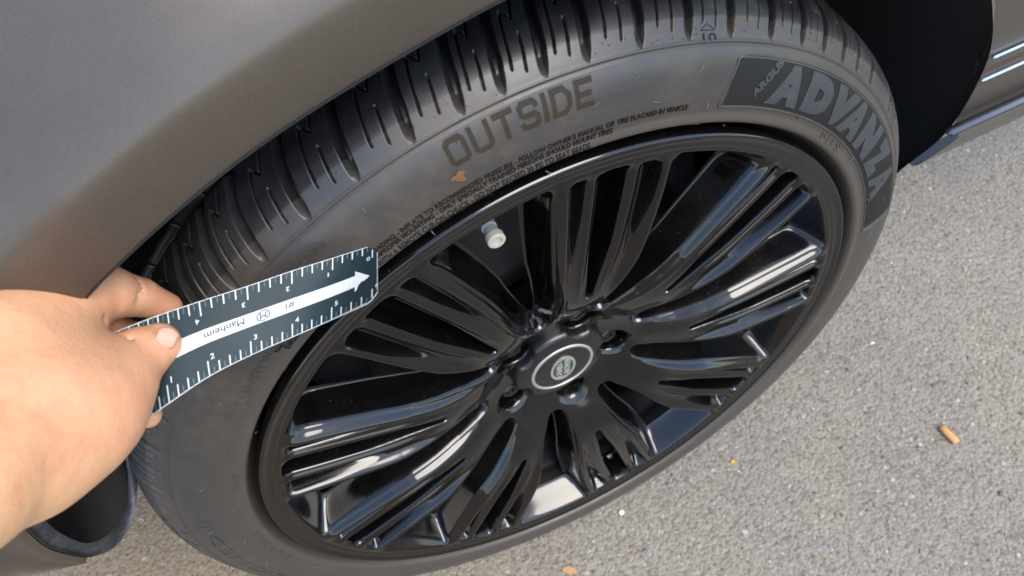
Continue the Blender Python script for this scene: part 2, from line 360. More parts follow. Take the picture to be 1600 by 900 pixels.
def stroke_text(word, r0, h, a0, a1, wd, raise_, mt, name='lettering'):
    tot = sum(STROKES[c][0] for c in word)+.42*(len(word)-1); x = 0; parts = []
    for c in word:
        w, pls = STROKES[c]
        for pl in pls:
            P = np.array(pl, float); cl = len(P) > 3 and np.allclose(P[0], P[-1])
            Q = [P[0]]
            for p_, q_ in zip(P[:-1], P[1:]):
                for t in np.linspace(0, 1, 5)[1:]: Q.append(p_+(q_-p_)*t)
            P = np.array(Q); n = len(P); d_ = np.diff(P, axis=0)/np.linalg.norm(np.diff(P, axis=0), axis=1)[:, None]; N_ = []
            for k in range(n):
                if cl: d1, d2 = d_[(k-1) % (n-1)], d_[k % (n-1)]
                else: d1, d2 = d_[max(k-1, 0)], d_[min(k, n-2)]
                m_ = d1+d2; m_ /= np.linalg.norm(m_); nn = np.array([-m_[1], m_[0]]); N_.append(nn/max(.5, m_ @ d1))
            N_ = np.array(N_); E = np.zeros((n, 2))
            if not cl: E[0] = -d_[0]*wd*.9; E[-1] = d_[-1]*wd*.9
            V = []
            for k in range(n):
                for sg, up in ((-1, 0), (-1, 1), (1, 1), (1, 0)):
                    u, v = P[k]+E[k]+N_[k]*wd*sg; a = R_(a0+(a1-a0)*(x+u)/tot); r = r0+h*v
                    V.append((r*math.cos(a), float(y_side(r))-(raise_ if up else -.0006), r*math.sin(a)))
            I = np.arange(n-1)[:, None]; J = np.arange(4)[None]; J2 = (J+1) % 4
            F = np.stack([I*4+J, (I+1)*4+J, (I+1)*4+J2, I*4+J2], -1).reshape(-1, 4)
            F = np.vstack([F, [(0, 1, 2, 3)], [(n*4-1, n*4-2, n*4-3, n*4-4)]]); parts.append((np.array(V), F))
        x += w+.42
    V, F = merge(parts); return link(name, np_mesh(name, V, F), M[mt], tyre, smooth=False)
def merge(parts):
    Vs, Fs, o = [], [], 0
    for V, F in parts: Vs.append(V); Fs.append(np.asarray(F)+o); o += len(V)
    return np.vstack(Vs), np.vstack(Fs)
stroke_text('OUTSIDE', .3410, .0140, 100.7, 85.2, .145, .00025, 'rubber', 'letter_outline')
stroke_text('OUTSIDE', .3410, .0140, 100.7, 85.2, .112, .00045, 'letter_rubber')
tyre_text('TIRE FAILURE DUE TO UNDERINFLATION/OVERLOADING - INFLATE TO RECOMMENDED PRESSURE - FOLLOW OWNER\'S MANUAL OR TIRE PLACARD IN VEHICLE', .3195, .0042, 131, 72.5, 'fine_print', .0006, .004)
tyre_text('EXPLOSION OF TIRE/RIM ASSEMBLY DUE TO IMPROPER MOUNTING - ONLY SPECIALLY TRAINED PERSONS SHOULD MOUNT TIRES', .3140, .0042, 130, 82.5, 'fine_print', .0006, .004)
tyre_text('INFLATE IN CAGE WITH A REMOTE CLIP-ON CHUCK - DO NOT EXCEED 30 PSI TO SEAT BEADS', .3085, .0042, 121, 85.5, 'fine_print', .0006, .004)
tyre_text('STANDARD RIM 9.5J', .3048, .0034, 107, 98.5, 'fine_print', .0006, .004)
tyre_text('SAFETY WARNING', .3215, .0060, 138.5, 125, 'rubber', .0007, .0)
tyre_text('TRACTION A TEMPERATURE A', .3455, .0052, 133, 115.4, 'rubber', .0007, .0)
tyre_text('M+S', .3110, .0062, 44.5, 38, 'rubber', .0006, .0)
tyre_text('DESIGNED IN', .3410, .0095, 204, 164.0, 'rubber', .0005, -.005, maxlen=.3)
tyre_text('DOT 3903', .3125, .0060, 190, 176, 'rubber', .0005, .0)
tyre_text('1203', .3120, .0050, 162, 157, 'rubber', .0005, .0)
tyre_text('10', .3610, .0042, 71.9, 70.2, 'fine_print', .0006, .0)
def arc_patch(r0, r1, a0, a1, lift, mt, name, n=90, k=8, round_=0., taper=None):
    V = []; A = np.radians(np.linspace(a0, a1, n))
    for j, a in enumerate(A):
        for w in np.linspace(0, 1, k):
            e = min(j, n-1-j)/(n-1); c = round_*(1-min(1, e*n/5)) * .5
            r = r0+(r1-r0)*(c+(1-2*c)*w); V.append((r*math.cos(a), float(y_side(r))-lift, r*math.sin(a)))
    return link(name, np_mesh(name, V, gridF(n, k)), M[mt], tyre)
arc_patch(.3205, .3525, 67.2, 10, .00025, 'panel_rubber', 'brand_panel')
# raised border round the brand panel
def tube(path, rad, ns=8, closed=False):
    P = np.array(path, float); n = len(P); T = np.gradient(P, axis=0)
    if closed: T = np.roll(P, -1, 0)-np.roll(P, 1, 0)
    T /= np.linalg.norm(T, axis=1)[:, None]+1e-12; rad = np.broadcast_to(rad, (n,))
    ref = np.array([.13, .97, .21]); U = np.cross(T, ref); U /= np.linalg.norm(U, axis=1)[:, None]; W = np.cross(T, U)
    a = np.linspace(0, 2*np.pi, ns, endpoint=False)
    V = P[:, None]+rad[:, None, None]*(U[:, None]*np.cos(a)[None, :, None]+W[:, None]*np.sin(a)[None, :, None])
    I = np.arange(n if closed else n-1)[:, None]; J = np.arange(ns)[None]; I2 = (I+1) % n; J2 = (J+1) % ns
    return V.reshape(-1, 3), np.stack([I*ns+J, I2*ns+J, I2*ns+J2, I*ns+J2], -1).reshape(-1, 4)
def merge(parts):
    Vs, Fs, o = [], [], 0
    for V, F in parts: Vs.append(V); Fs.append(np.asarray(F)+o); o += len(V)
    return np.vstack(Vs), np.vstack(Fs)
pt = lambda r, a, l=0.: (r*math.cos(R_(a)), float(y_side(r))-l, r*math.sin(R_(a)))
path = [pt(.3540, a) for a in np.linspace(66.2, 9, 90)]+[pt(r, 9) for r in np.linspace(.352, .322, 8)]+[pt(.3192, a) for a in np.linspace(9, 67.6, 90)]+[pt(r, 67.9-(r-.3192)*30) for r in np.linspace(.3215, .352, 10)]
V, F = tube(path, .0007, 8, True); link('panel_border', np_mesh('panel_border', V, F), M['rubber'], tyre)
for ch, a0, a1 in (('A', 60.4, 54.3), ('D', 53.4, 47.6), ('V', 48.3, 42.0), ('A', 43.4, 37.3), ('N', 36.6, 30.6), ('Z', 29.6, 24.2), ('A', 23.8, 17.8)):
    tyre_text(ch, .3235, .0280, a0, a1, 'polished_rubber', .0007, .105, maxlen=.2, name='raised_letter', lean=0 if ch in 'VA' else -1.0)
def argus():
    bm = text_mesh('ARGUS', .055, .5, 0, .4); xs = [v.co.x for v in bm.verts]; x0, x1 = min(xs), max(xs)
    A = np.array([.3270*math.cos(R_(62.7)), .3270*math.sin(R_(62.7))]); B = np.array([.3520*math.cos(R_(60.0)), .3520*math.sin(R_(60.0))])
    u = (B-A); L = np.linalg.norm(u); u /= L; w = np.array([-u[1], u[0]])
    for v in bm.verts:
        p_ = A+u*L*(v.co.x-x0)/(x1-x0)+w*v.co.y*.0078; r = math.hypot(*p_)
        v.co = (p_[0], float(y_side(r))-(.0007 if v.co.z > 0 else -.0005), p_[1])
    bmesh.ops.recalc_face_normals(bm, faces=bm.faces); bm_obj('raised_letter', bm, M['polished_rubber'], tyre, smooth=False)
argus()
# small warning triangles
def tri(r, a, h, mt):
    P = [(r, a+.9), (r, a-.9), (r+h, a), (r, a+.9)]
    path = []
    for (r1, a1), (r2, a2) in zip(P[:-1], P[1:]):
        for t in np.linspace(0, 1, 5, endpoint=False): path.append(pt(r1+(r2-r1)*t, a1+(a2-a1)*t, .0001))
    V, F = tube(path, .00035, 6, True); link('warning_triangle', np_mesh('warning_triangle', V, F), M[mt], tyre)
tri(.3195, 140.3, .0085, 'rubber'); tri(.3665, 71.2, .003, 'letter_rubber')
# rubber vent hairs left by the mould
parts = []
for a, r in [(117, .3345), (110.5, .350), (104.6, .3245), (99.6, .352), (93.4, .3625), (84.5, .340), (80.2, .352), (77.6, .330), (71.8, .3485), (69.5, .3225), (60, .3245), (52, .3165), (45.3, .3485), (33, .3185), (27.6, .345), (18.5, .3215),
             (15, .340), (7, .333), (140.5, .3385), (146.6, .341), (151, .3205), (158.6, .337), (166, .318), (171, .3425), (176.5, .325), (182, .3445), (106.9, .3045), (91.3, .3015), (64.7, .3035), (121.5, .3075), (147.3, .3045), (187.5, .332), (198, .318)]:
    p0 = np.array(pt(r, a, -.0003)); t = rng.uniform(0, 6.28); dx = np.array([math.cos(t), 0, math.sin(t)])*.0031
    parts.append(tube([p0, p0+np.array([0, -.0012, 0])+dx*.35, p0+np.array([0, -.0016, 0])+dx*1.3], [.00042, .00036, .00018], 5))
for q_ in range(46):
    a = rng.uniform(40, 120); sidx = rng.integers(14, 30); r, y = SH[sidx]; p0 = np.array([r*math.cos(R_(a)), y, r*math.sin(R_(a))])
    n_ = np.array([math.cos(R_(a)), -.7, math.sin(R_(a))])*.0007; parts.append(tube([p0-n_, p0+n_*.9], [.0004, .0003], 5))
M['hair'] = mat('vent_hair_lit_rubber', (.085, .078, .068), .5)  # paler than the tyre: the light these hairs catch is in the colour
V, F = merge(parts); setp(link('vent_hair', np_mesh('vent_hair', V, F), M['hair'], tyre), kind='stuff')
# clay smudge
bm = bmesh.new(); ring = []
for k in range(18):
    t = k/18*6.283; rr = .0038*(1+.28*math.sin(3*t+1)+.15*math.sin(5*t)); ring.append(bm.verts.new(pt(.3325+rr*math.sin(t), 100.9+math.degrees(rr*math.cos(t)*1.1/.33), .0006)))
c = bm.verts.new(pt(.3325, 100.9, .0013)); [bm.faces.new((c, ring[k], ring[(k+1) % 18])) for k in range(18)]
bmesh.ops.recalc_face_normals(bm, faces=bm.faces); o = bm_obj('clay_smudge', bm, M['mud'], tyre); setp(o, 'orange clay smudge on the sidewall')

# --- alloy wheel -------------------------------------------------------------
wheel = link('alloy_wheel', revolve('alloy_wheel', spline([(.2832, .0012), (.2862, .0004), (.2895, .0001), (.2920, -.0007), (.2940, -.0016), (.2954, -.0016), (.2965, -.0007), (.2973, .0009), (.2975, .0035), (.2970, .008), (.2940, .014), (.2910, .019)], 5), 360), M['gloss'], car, WC)
def face_y(r):
    return np.interp(r, FY[:, 0], FY[:, 1])
FY = spline([(.0, .0405), (.045, .0405), (.060, .0380), (.075, .0322), (.090, .0258), (.105, .0193), (.12, .0134), (.135, .0086), (.15, .0050), (.17, .0018), (.19, .0002), (.24, -.0004), (.272, .0), (.285, .0012)], 8)
EL = np.array([(.075, 13.2), (.085, 12.6), (.10, 11.7), (.12, 11.1), (.15, 11.4), (.175, 11.9), (.20, 11.4), (.25, 10.2), (.2835, 9.6)])
ER = np.array([(.075, 13.2), (.085, 12.6), (.10, 11.9), (.12, 11.5), (.15, 12.0), (.175, 12.6), (.20, 12.3), (.25, 10.9), (.2835, 9.6)])
LUG_A = [351, 63, 135, 207, 279]
def wheel_depth(r, phi, theta):
    """depth of the casting face behind the rim plane, and how far through the casting a point is (1 = hole)"""
    el = np.interp(r, EL[:, 0], EL[:, 1]); er = np.interp(r, ER[:, 0], ER[:, 1]); edge = np.where(phi > 0, el, er)
    v = np.abs(phi)/edge; k = math.pi/180*r
    base = face_y(r)
    # each spoke: two round outer ribs, a valley, two slimmer inner ribs
    far = smoothstep(.125, .185, r); end_ = smoothstep(.2825, .268, r)
    base = base+.0052*smoothstep(.82, .64, v)*far*end_-.0030*np.exp(-((v-.36)/.075)**2)*far*end_
    base = base-.0022*np.exp(-((v-.87)/.09)**2)*smoothstep(.10, .16, r)*end_
    base = base+.0050*np.clip((v-.84)/.16, 0, 1)**2*smoothstep(.085, .13, r)*smoothstep(.2835, .262, r)
    base = base-.0030*np.exp(-(phi/9.)**2)*smoothstep(.075, .095, r)*smoothstep(.15, .115, r)
    # windows
    dS = (np.abs(phi)-edge)*k; dR = .2822-r; dH = r-.0795
    tS = dS/.0105; tR = dR/.0190; tH = dH/.010
    t = smin(smin(tS, tR, .6), tH, .9)
    tt = np.clip(t, 0, 1); prof = .45*np.where(tt < .25, tt*tt/.5, tt-.125)/.875+.55*(1-np.cos(math.pi*tt))/2
    dep = np.maximum(.031-base*.35, .016)*prof; hole = t
    # centre slot
    hw = (.250-.09*smoothstep(.21, .130, r))*edge*k
    dc = hw-np.abs(phi)*k; de = np.minimum(.2788-r, r-.128)
    sl = smin(dc, de, .006); ts = np.clip(sl/.0044, 0, 1); ps = np.where(ts < .5, ts*ts, ts-.25)/.75
    dep = np.maximum(dep, .030*ps); hole = np.maximum(hole, sl/.0044)
    # the two side slots: deep grooves, pointed toward the hub
    cc = np.interp(r, [.185, .20, .28], [.61, .62, .635]); hw2 = np.interp(r, [.180, .200, .235, .28], [.0, .10, .160, .185])
    d2 = (hw2-np.abs(v-cc))*edge*k; d2 = smin(d2, .2765-r, .003)
    t2 = np.clip(d2/.0068, 0, 1); p2 = (1-np.cos(math.pi*t2**.85))/2
    fl = np.interp(r, [.185, .22, .262, .277], [.003, .007, .0105, .011])
    dep = np.maximum(dep, fl*p2)
    y = base+dep
    # lug pockets
    for a in LUG_A:
        dx = r*np.cos(np.radians(theta))-.060*math.cos(R_(a)); dz = r*np.sin(np.radians(theta))-.060*math.sin(R_(a)); d = np.hypot(dx, dz)
        y = y+.019*smoothstep(.0168, .0128, d)+.0028*smoothstep(.0225, .0158, d)
    return y, hole
SPC = 120.5
def sector_mesh(spoke_i):
    rr = np.r_[np.linspace(.0700, .150, 74)[:-1], np.linspace(.150, .205, 55)[:-1], np.linspace(.205, .255, 42)[:-1], np.linspace(.255, .2836, 38)]
    a = np.r_[np.linspace(0, .28, 24), np.linspace(.30, .44, 7), np.linspace(.455, .80, 32), np.linspace(.83, 1.0, 7)]
    b = np.r_[np.linspace(0, .0105, 15)[1:], ]
    rows = []
    for r in rr:
        k = math.pi/180*r; el = np.interp(r, EL[:, 0], EL[:, 1]); er = np.interp(r, ER[:, 0], ER[:, 1]); half = []
        for e in (el, er):
            room = 20-e; bb = b/k; f_ = min(1., room*.7/bb[-1]); bb = bb*f_
            rest = np.linspace(bb[-1], room, 9)[1:]; half.append(np.r_[a*e, e+bb, e+rest])
        rows.append(np.r_[half[0][::-1], -half[1][1:]])
    PH = np.array(rows); RR = np.repeat(rr[:, None], PH.shape[1], 1); TH = SPC+40*spoke_i+PH
    Y, H = wheel_depth(RR, PH, TH)
    t = np.radians(TH); V = np.stack([RR*np.cos(t), Y, RR*np.sin(t)], -1).reshape(-1, 3)
    F = gridF(len(rr), PH.shape[1])
    hv = H.ravel(); F = F[hv[F].min(1) < 1.02]
    V, F = drop(V, F); return V, F
for i in range(9):
    V, F = sector_mesh(i); link('spoke', np_mesh('spoke', V, F), M['gloss'], wheel)
# hub face
rr = np.r_[np.arange(.028, .0701, .0009), .0702]; nt = 540; th = np.linspace(0, 360, nt, endpoint=False)
RR, TT = np.meshgrid(rr, th, indexing='xy'); PH = ((TT-SPC+20) % 40)-20
Y, H = wheel_depth(RR, PH, TT); V = np.stack([RR*np.cos(np.radians(TT)), Y, RR*np.sin(np.radians(TT))], -1).reshape(-1, 3)
link('hub', np_mesh('hub', V, gridF(nt, len(rr), True)), M['gloss'], wheel)
# barrel
link('barrel', revolve('barrel', spline([(.2650, .034), (.2625, .044), (.2600, .054), (.2520, .062), (.2400, .075), (.2360, .095), (.2380, .14), (.2480, .19), (.2700, .225), (.2780, .245)], 4), 200), M['barrel'], wheel)
# centre cap with five bites for the lug pockets
def cap():
    n = 400; th = np.linspace(0, 2*np.pi, n, endpoint=False); out = np.full(n, .0500)
    for a in LUG_A:
        cx, cz = .060*math.cos(R_(a)), .060*math.sin(R_(a)); b_ = np.cos(th)*cx+np.sin(th)*cz; D_ = b_*b_-(.06**2-.0172**2)
        hit = (D_ > 0) & (b_ > 0); ro = np.where(hit, b_-np.sqrt(np.maximum(D_, 0)), 9); out = smin(out, ro, .003)
    rows = [(0., .0300), (.5, .0302), (.80, .0310), (.92, .0322), (.965, .0336), (.99, .0358), (1., .0385), (1.0, .060)]
    V = np.stack([np.stack([out*f_*np.cos(th), np.full(n, y), out*f_*np.sin(th)], -1) for f_, y in rows], 1).reshape(-1, 3)
    return np_mesh('centre_cap', V, gridF(n, len(rows), True))
M['cap'] = mat('cap_satin_black', (.008, .008, .009), .3, spec=.5)
cp = link('centre_cap', cap(), M['cap'], wheel)
link('silver_ring', revolve('silver_ring', [(.0306, .0308), (.0308, .0295), (.0338, .0297), (.0340, .0314)], 96), M['silver'], wheel)
def oval(name, a, b, y0, y1, mt, rot_, hole=0):
    t = np.linspace(0, 2*np.pi, 72, endpoint=False); rows = [(1., y1), (1., y0)] + ([(hole, y0), (hole, y1)] if hole else [(0.001, y0)])
    c_, s_ = math.cos(rot_), math.sin(rot_); V = []
    for k in range(72):
        for f_, y in rows:
            x_, z_ = a*f_*math.cos(t[k]), b*f_*math.sin(t[k]); V.append((x_*c_-z_*s_, y, x_*s_+z_*c_))
    return link(name, np_mesh(name, V, gridF(72, len(rows), True)), M[mt], wheel, smooth=False)
BR = R_(84)
oval('badge', .0172, .0118, .0294, .0305, 'green', BR); oval('badge_rim', .0190, .0136, .0288, .0305, 'silver', BR, .82)
def flat_text(s, pos, size, rot_, y, mt, par, name='badge_lettering', bold=.03, sx=1.):
    bm = text_mesh(s, bold, .5); xs = [v.co.x for v in bm.verts]; cx = (min(xs)+max(xs))/2; c_, s_ = math.cos(rot_), math.sin(rot_)
    for v in bm.verts:
        a_, b_ = (v.co.x-cx)*size*sx+pos[0], (v.co.y-.36)*size+pos[1]; v.co = (a_*c_-b_*s_, y-(.0003 if v.co.z > 0 else -.0003), a_*s_+b_*c_)
    bmesh.ops.recalc_face_normals(bm, faces=bm.faces); return bm_obj(name, bm, M[mt], par, smooth=False)
flat_text('LAND-', (-.001, .0042), .0090, BR, .0292, 'silver', wheel); flat_text('-ROVER', (.001, -.0042), .0090, BR, .0292, 'silver', wheel, sx=.92)
# lug nuts
for a in LUG_A:
    bm = bmesh.new(); cx, cz = .060*math.cos(R_(a)), .060*math.sin(R_(a))
    prof_ = [(.0001, .0475), (.0045, .0475), (.0050, .0455), (.0086, .0450), (.0096, .0460), (.0098, .0560), (.0116, .0580)]
    rings = []
    for r, y in prof_:
        rg = []
        for k in range(24):
            t = k/24*2*math.pi; hx = 1 if r > .0101 or r < .006 else 1/math.cos(((t+.52) % (math.pi/3))-math.pi/6)*.93
            rg.append(bm.verts.new((cx+r*hx*math.cos(t), y, cz+r*hx*math.sin(t))))
        rings.append(rg)
    for q1, q2 in zip(rings[:-1], rings[1:]):
        for k in range(24): bm.faces.new((q1[k], q1[(k+1) % 24], q2[(k+1) % 24], q2[k]))
    bmesh.ops.recalc_face_normals(bm, faces=bm.faces); bm_obj('lug_nut', bm, M['nut'], wheel, smooth=False)
# valve: stem rises from the barrel towards the outer face
def stack(path_r, base, tip, name, mt, ns=24):
    b_, t_ = np.array(base), np.array(tip); d_ = t_-b_; P = [b_+d_*f_ for f_, _ in path_r]; rad = [r for _, r in path_r]
    T_ = d_/np.linalg.norm(d_); U = np.cross(T_, [0, 1, .2]); U /= np.linalg.norm(U); W = np.cross(T_, U); a = np.linspace(0, 2*np.pi, ns, endpoint=False)
    V = (np.array(P)[:, None]+np.array(rad)[:, None, None]*(U*np.cos(a)[:, None]+W*np.sin(a)[:, None])[None]).reshape(-1, 3)
    I = np.arange(len(P)-1)[:, None]; J = np.arange(ns)[None]; J2 = (J+1) % ns
    F = np.stack([I*ns+J, (I+1)*ns+J, (I+1)*ns+J2, I*ns+J2], -1).reshape(-1, 4); o = link(name, np_mesh(name, V, F), M[mt], wheel, smooth=True)
    o.data.set_sharp_from_angle(angle=R_(35)); return o
VB = on_plane(754, 338, .050); VT = on_plane(777, 378, .022)
VB = VT + (np.array(VB)-VT)
stack([(-.6, .0048), (.28, .0048), (.30, .0062), (.46, .0062), (.48, .0040), (.56, .0040), (.58, .0058), (.72, .0058), (.74, .0046), (.80, .0046)], VB, VT, 'valve_stem', 'valve')
stack([(.76, .0001), (.76, .0066), (.78, .0072), (.97, .0072), (1.0, .0064), (1.0, .0040), (.95, .0036), (.95, .0001)], VB, VT, 'valve_cap', 'valve_cap')
# brake disc and caliper
link('brake_disc', revolve('brake_disc', [(.06, .105), (.085, .105), (.09, .120), (.172, .120), (.173, .121), (.173, .150), (.09, .150)], 160), M['disc'], car, WC)
bm = bmesh.new(); rgs = []
for k in range(17):
    a = R_(-28+k*3.5); e = .6+.4*math.sin(math.pi*k/16); sec = [(.112, .104), (.120, .088), (.165, .082*1.0), (.196, .090), (.202, .110), (.202, .165), (.112, .165)]
    rgs.append([bm.verts.new(((.157+(r-.157)*e)*math.cos(a), y, (.157+(r-.157)*e)*math.sin(a))) for r, y in sec])
for q1, q2 in zip(rgs[:-1], rgs[1:]):
    for k in range(7): bm.faces.new((q1[k], q1[(k+1) % 7], q2[(k+1) % 7], q2[k]))
bm.faces.new(rgs[0]); bm.faces.new(rgs[-1][::-1]); bmesh.ops.recalc_face_normals(bm, faces=bm.faces); bm_obj('brake_caliper', bm, M['caliper'], car, WC)

link('dust_shield', revolve('dust_shield', [(.02, .155), (.12, .156), (.21, .158), (.238, .165), (.262, .205), (.262, .26), (.02, .262)], 120), M['liner'], car, WC)
bm = bmesh.new(); bmesh.ops.create_cube(bm, size=1.)
for v in bm.verts: v.co = Vector((.1+v.co.x*3.2, 1.05+v.co.y*1.2, .42+v.co.z*.34))
bmesh.ops.bevel(bm, geom=bm.edges[:], offset=.05, segments=2, affect='EDGES'); bm_obj('underbody', bm, M['liner'], car)

# --- body panels ---------------------------------------------------------------
# arch edge as (angle, radius, y)
ARCH = spline([(-2, .449, .080), (1, .450, .072), (8, .464, .052), (19, .466, .032), (26, .467, .022), (34, .468, .018), (50, .462, .005), (70, .4500, -.012), (88, .4440, -.020), (101, .4385, -.020), (113, .4425, -.020), (123, .4490, -.020),
               (134, .456, -.012), (146, .464, .010), (158, .470, .034), (168, .474, .050), (175, .477, .058), (182, .474, .064)], 10)
def arch_at(a): return np.interp(a, ARCH[:, 0], ARCH[:, 1]), np.interp(a, ARCH[:, 0], ARCH[:, 2])
def fender():
    # cross-section outward from the arch edge: (distance, y offset)
    A = np.arange(52, 173.1, .6); cs = spline([(-.001, .030), (-.001, .014), (-.0005, .004), (.0012, .0006), (.004, -.0006), (.012, -.0012), (.026, -.0010), (.038, .0004), (.046, .0040), (.055, .0100), (.068, .0205), (.09, .038), (.13, .066), (.17, .098), (.22, .135), (.30, .19), (.40, .25)], 5)
    V = []
    for a in A:
        r0, y0 = arch_at(a); st = float(smoothstep(120, 175, np.array(a)))     # towards the bumper the shoulder softens
        for s_, dy in cs:
            yy = y0+dy*(1-.55*st) if dy > 0 and s_ > .02 else y0+dy
            r = r0+s_; V.append((r*math.cos(R_(a)), yy, r*math.sin(R_(a))))
    return np_mesh('fender', V, gridF(len(A), len(cs)))
fd = link('fender', fender(), M['paint'], car, WC)
# inner liner: dark shell around the wheel
def liner():
    A = np.arange(-3, 174.1, 1.5); V = []
    for a in A:
        r0, y0 = arch_at(np.clip(a, -2, 182))
        for t, dr in ((0.001, 0.), (.02, .006), (.08, .012), (.2, .016), (.5, .018), (.8, .015), (1, 0.), (1.02, -.20), (1.03, -.44)):
            y = y0+(0.40-y0)*min(t, 1)+max(0, t-1); r = r0+dr; V.append((r*math.cos(R_(a)), y, r*math.sin(R_(a))))
    return np_mesh('arch_liner', V, gridF(len(A), 9))
link('arch_liner', liner(), M['liner'], car, WC)
# flap closing the liner behind the wheel and lip closing it in front
def strip(name, rows, mt, thick=.004):
    """rows: list of polylines (same length); a doubled sheet with thickness along its normal"""
    G = np.array(rows, float); n, m_ = G.shape[:2]
    du = np.gradient(G, axis=0); dv_ = np.gradient(G, axis=1); N_ = np.cross(du.reshape(-1, 3), dv_.reshape(-1, 3)); N_ /= np.linalg.norm(N_, axis=1)[:, None]+1e-12
    V0 = G.reshape(-1, 3); V1 = V0+N_*thick; F0 = gridF(n, m_); F = [F0, F0[:, ::-1]+n*m_]
    bnd = [i*m_ for i in range(n)]+[(n-1)*m_+j for j in range(1, m_)]+[i*m_+m_-1 for i in range(n-2, -1, -1)]+[j for j in range(m_-2, 0, -1)]
    e = np.array([(bnd[k], bnd[(k+1) % len(bnd)], bnd[(k+1) % len(bnd)]+n*m_, bnd[k]+n*m_) for k in range(len(bnd))])
    return link(name, np_mesh(name, np.vstack([V0, V1]), np.vstack(F+[e])), M[mt], car, WC)
OP = lambda u, v, y: on_plane(u, v, y)
lip_o = spline([OP(20, 800, .048), OP(44, 828, .050), (OP(78, 856, .055)), OP(130, 871, .064), OP(172, 860, .076), OP(198, 832, .090), OP(212, 790, .108), OP(212, 745, .125), OP(200, 700, .14)], 4)
lip_m = spline([OP(30, 780, .054), OP(62, 806, .056), (OP(96, 834, .060)), OP(136, 849, .068), OP(168, 836, .080), OP(186, 812, .094), OP(197, 780, .112), OP(200, 745, .128), OP(192, 695, .143)], 4)
lip_i = [p_+np.array([.0, .12, .10]) for p_ in lip_m]
strip('bumper_lip', [lip_o, lip_m], 'plastic', .003)
strip('liner_cup', [lip_m, [(a*.5+b*.5)+np.array([0, .0, -.02]) for a, b in zip(lip_m, lip_i)], lip_i], 'liner', .003)
# bumper return under the fender at the front
bo = spline([OP(-60, 750, .043), OP(18, 796, .045), OP(44, 826, .047), OP(78, 854, .052), OP(132, 869, .061)], 4)
bi = spline([OP(-60, 925, .055), OP(20, 902, .061), OP(50, 894, .062), OP(90, 885, .0625), OP(134, 875, .0625)], 4)
strip('bumper_edge', [bo, (bo+bi)/2+np.array([0, -.0015, 0]), bi], 'paint', .003)
# panel behind the wheel (door sill)
def side_panel():
    prof_ = spline([(.42, -.02), (.36, -.004), (.30, .008), (.25, .018), (.21, .026), (.186, .032)], 4).tolist()+[(.180, .0345), (.1795, .0375), (.156, .0390), (.1555, .0360), (.150, .0350), (.125, .040), (.100, .044), (.0835, .047), (.0800, .0462), (.0770, .0395), (.0740, .0380), (.0700, .0395), (.060, .045), (.040, .053), (.022, .061), (.006, .069), (-.008, .076), (-.014, .082), (-.015, .10)]
    V = []; X = np.r_[0, .01, .03, .06, .1, .2, .4, .8, 1.2]
    for z, y in prof_:
        xe = 0
        for a in np.arange(60, -3, -.25):
            r, _ = arch_at(a)
            if r*math.sin(R_(a)) <= z: xe = r*math.cos(R_(a)); break
        else: xe = .45
        if z < .07: xe = max(xe, .474)
        for dx in X: V.append((xe+dx, y, z))
    F = gridF(len(prof_), len(X)); return np_mesh('side_panel', V, F[:, ::-1])
link('side_panel', side_panel(), M['paint'], car, WC, smooth=False).data.set_sharp_from_angle(angle=R_(25))
def bar(name, p0, p1, w, h, mt):
    bm = bmesh.new(); bmesh.ops.create_cube(bm, size=1.); p0, p1 = Vector(p0), Vector(p1); d_ = p1-p0
    for v in bm.verts: v.co = Vector((v.co.x*d_.length, v.co.y*w, v.co.z*h))
    bmesh.ops.bevel(bm, geom=bm.edges[:], offset=min(w, h)*.3, segments=2, affect='EDGES')
    bm.transform(Matrix.Translation((p0+p1)/2)); o = bm_obj(name, bm, M[mt], car, WC); return o
bar('trim_strip', OP(1551, 90, .034), np.array(OP(1551, 90, .034))+np.array([.8, 0, 0]), .004, .0035, 'chrome')
bar('trim_strip', OP(1480, 208, .038), np.array(OP(1480, 208, .038))+np.array([.8, 0, 0]), .010, .007, 'sill')
bar('trim_strip', OP(1533, 126, .034), np.array(OP(1533, 126, .034))+np.array([.8, 0, 0]), .004, .0035, 'chrome')

# ------------------------------------------------------------------ ruler
TOP = [(590, 381), (520, 403), (456, 423), (386, 447), (311, 471), (246, 493), (186, 516), (120, 545)]
BOT = [(590, 466), (518, 500), (457, 527), (393, 555), (328, 588), (265, 630), (212, 668), (150, 712)]
TW = [np.array(on_plane(u, v, -.013)) for u, v in TOP]; BW = []
for (u, v), t in zip(BOT, TW):
    c = [(abs(np.linalg.norm(from_cam(u, v, Z)-t)-.049), -Z) for Z in np.arange(.38, .485, .0005)]
    BW.append(from_cam(u, v, -min(c)[1]))
TW, BW = np.array(TW), np.array(BW)
for _ in range(2):
    sm = BW.copy(); sm[1:-1] = (BW[:-2]+2*BW[1:-1]+BW[2:])/4
    # keep each point on its line of sight, smooth only its distance
    d0 = BW-CAM_P; L0 = np.linalg.norm(d0, axis=1); L1 = np.linalg.norm(sm-CAM_P, axis=1); BW = CAM_P+d0/L0[:, None]*L1[:, None]
NS = 24; TS, BS = spline(TW, NS), spline(BW, NS)
SIN = np.linspace(-.11/ .85, 0, 0).size       # placeholder keeps the numbering of inches explicit: span 0 runs 1.1 inch
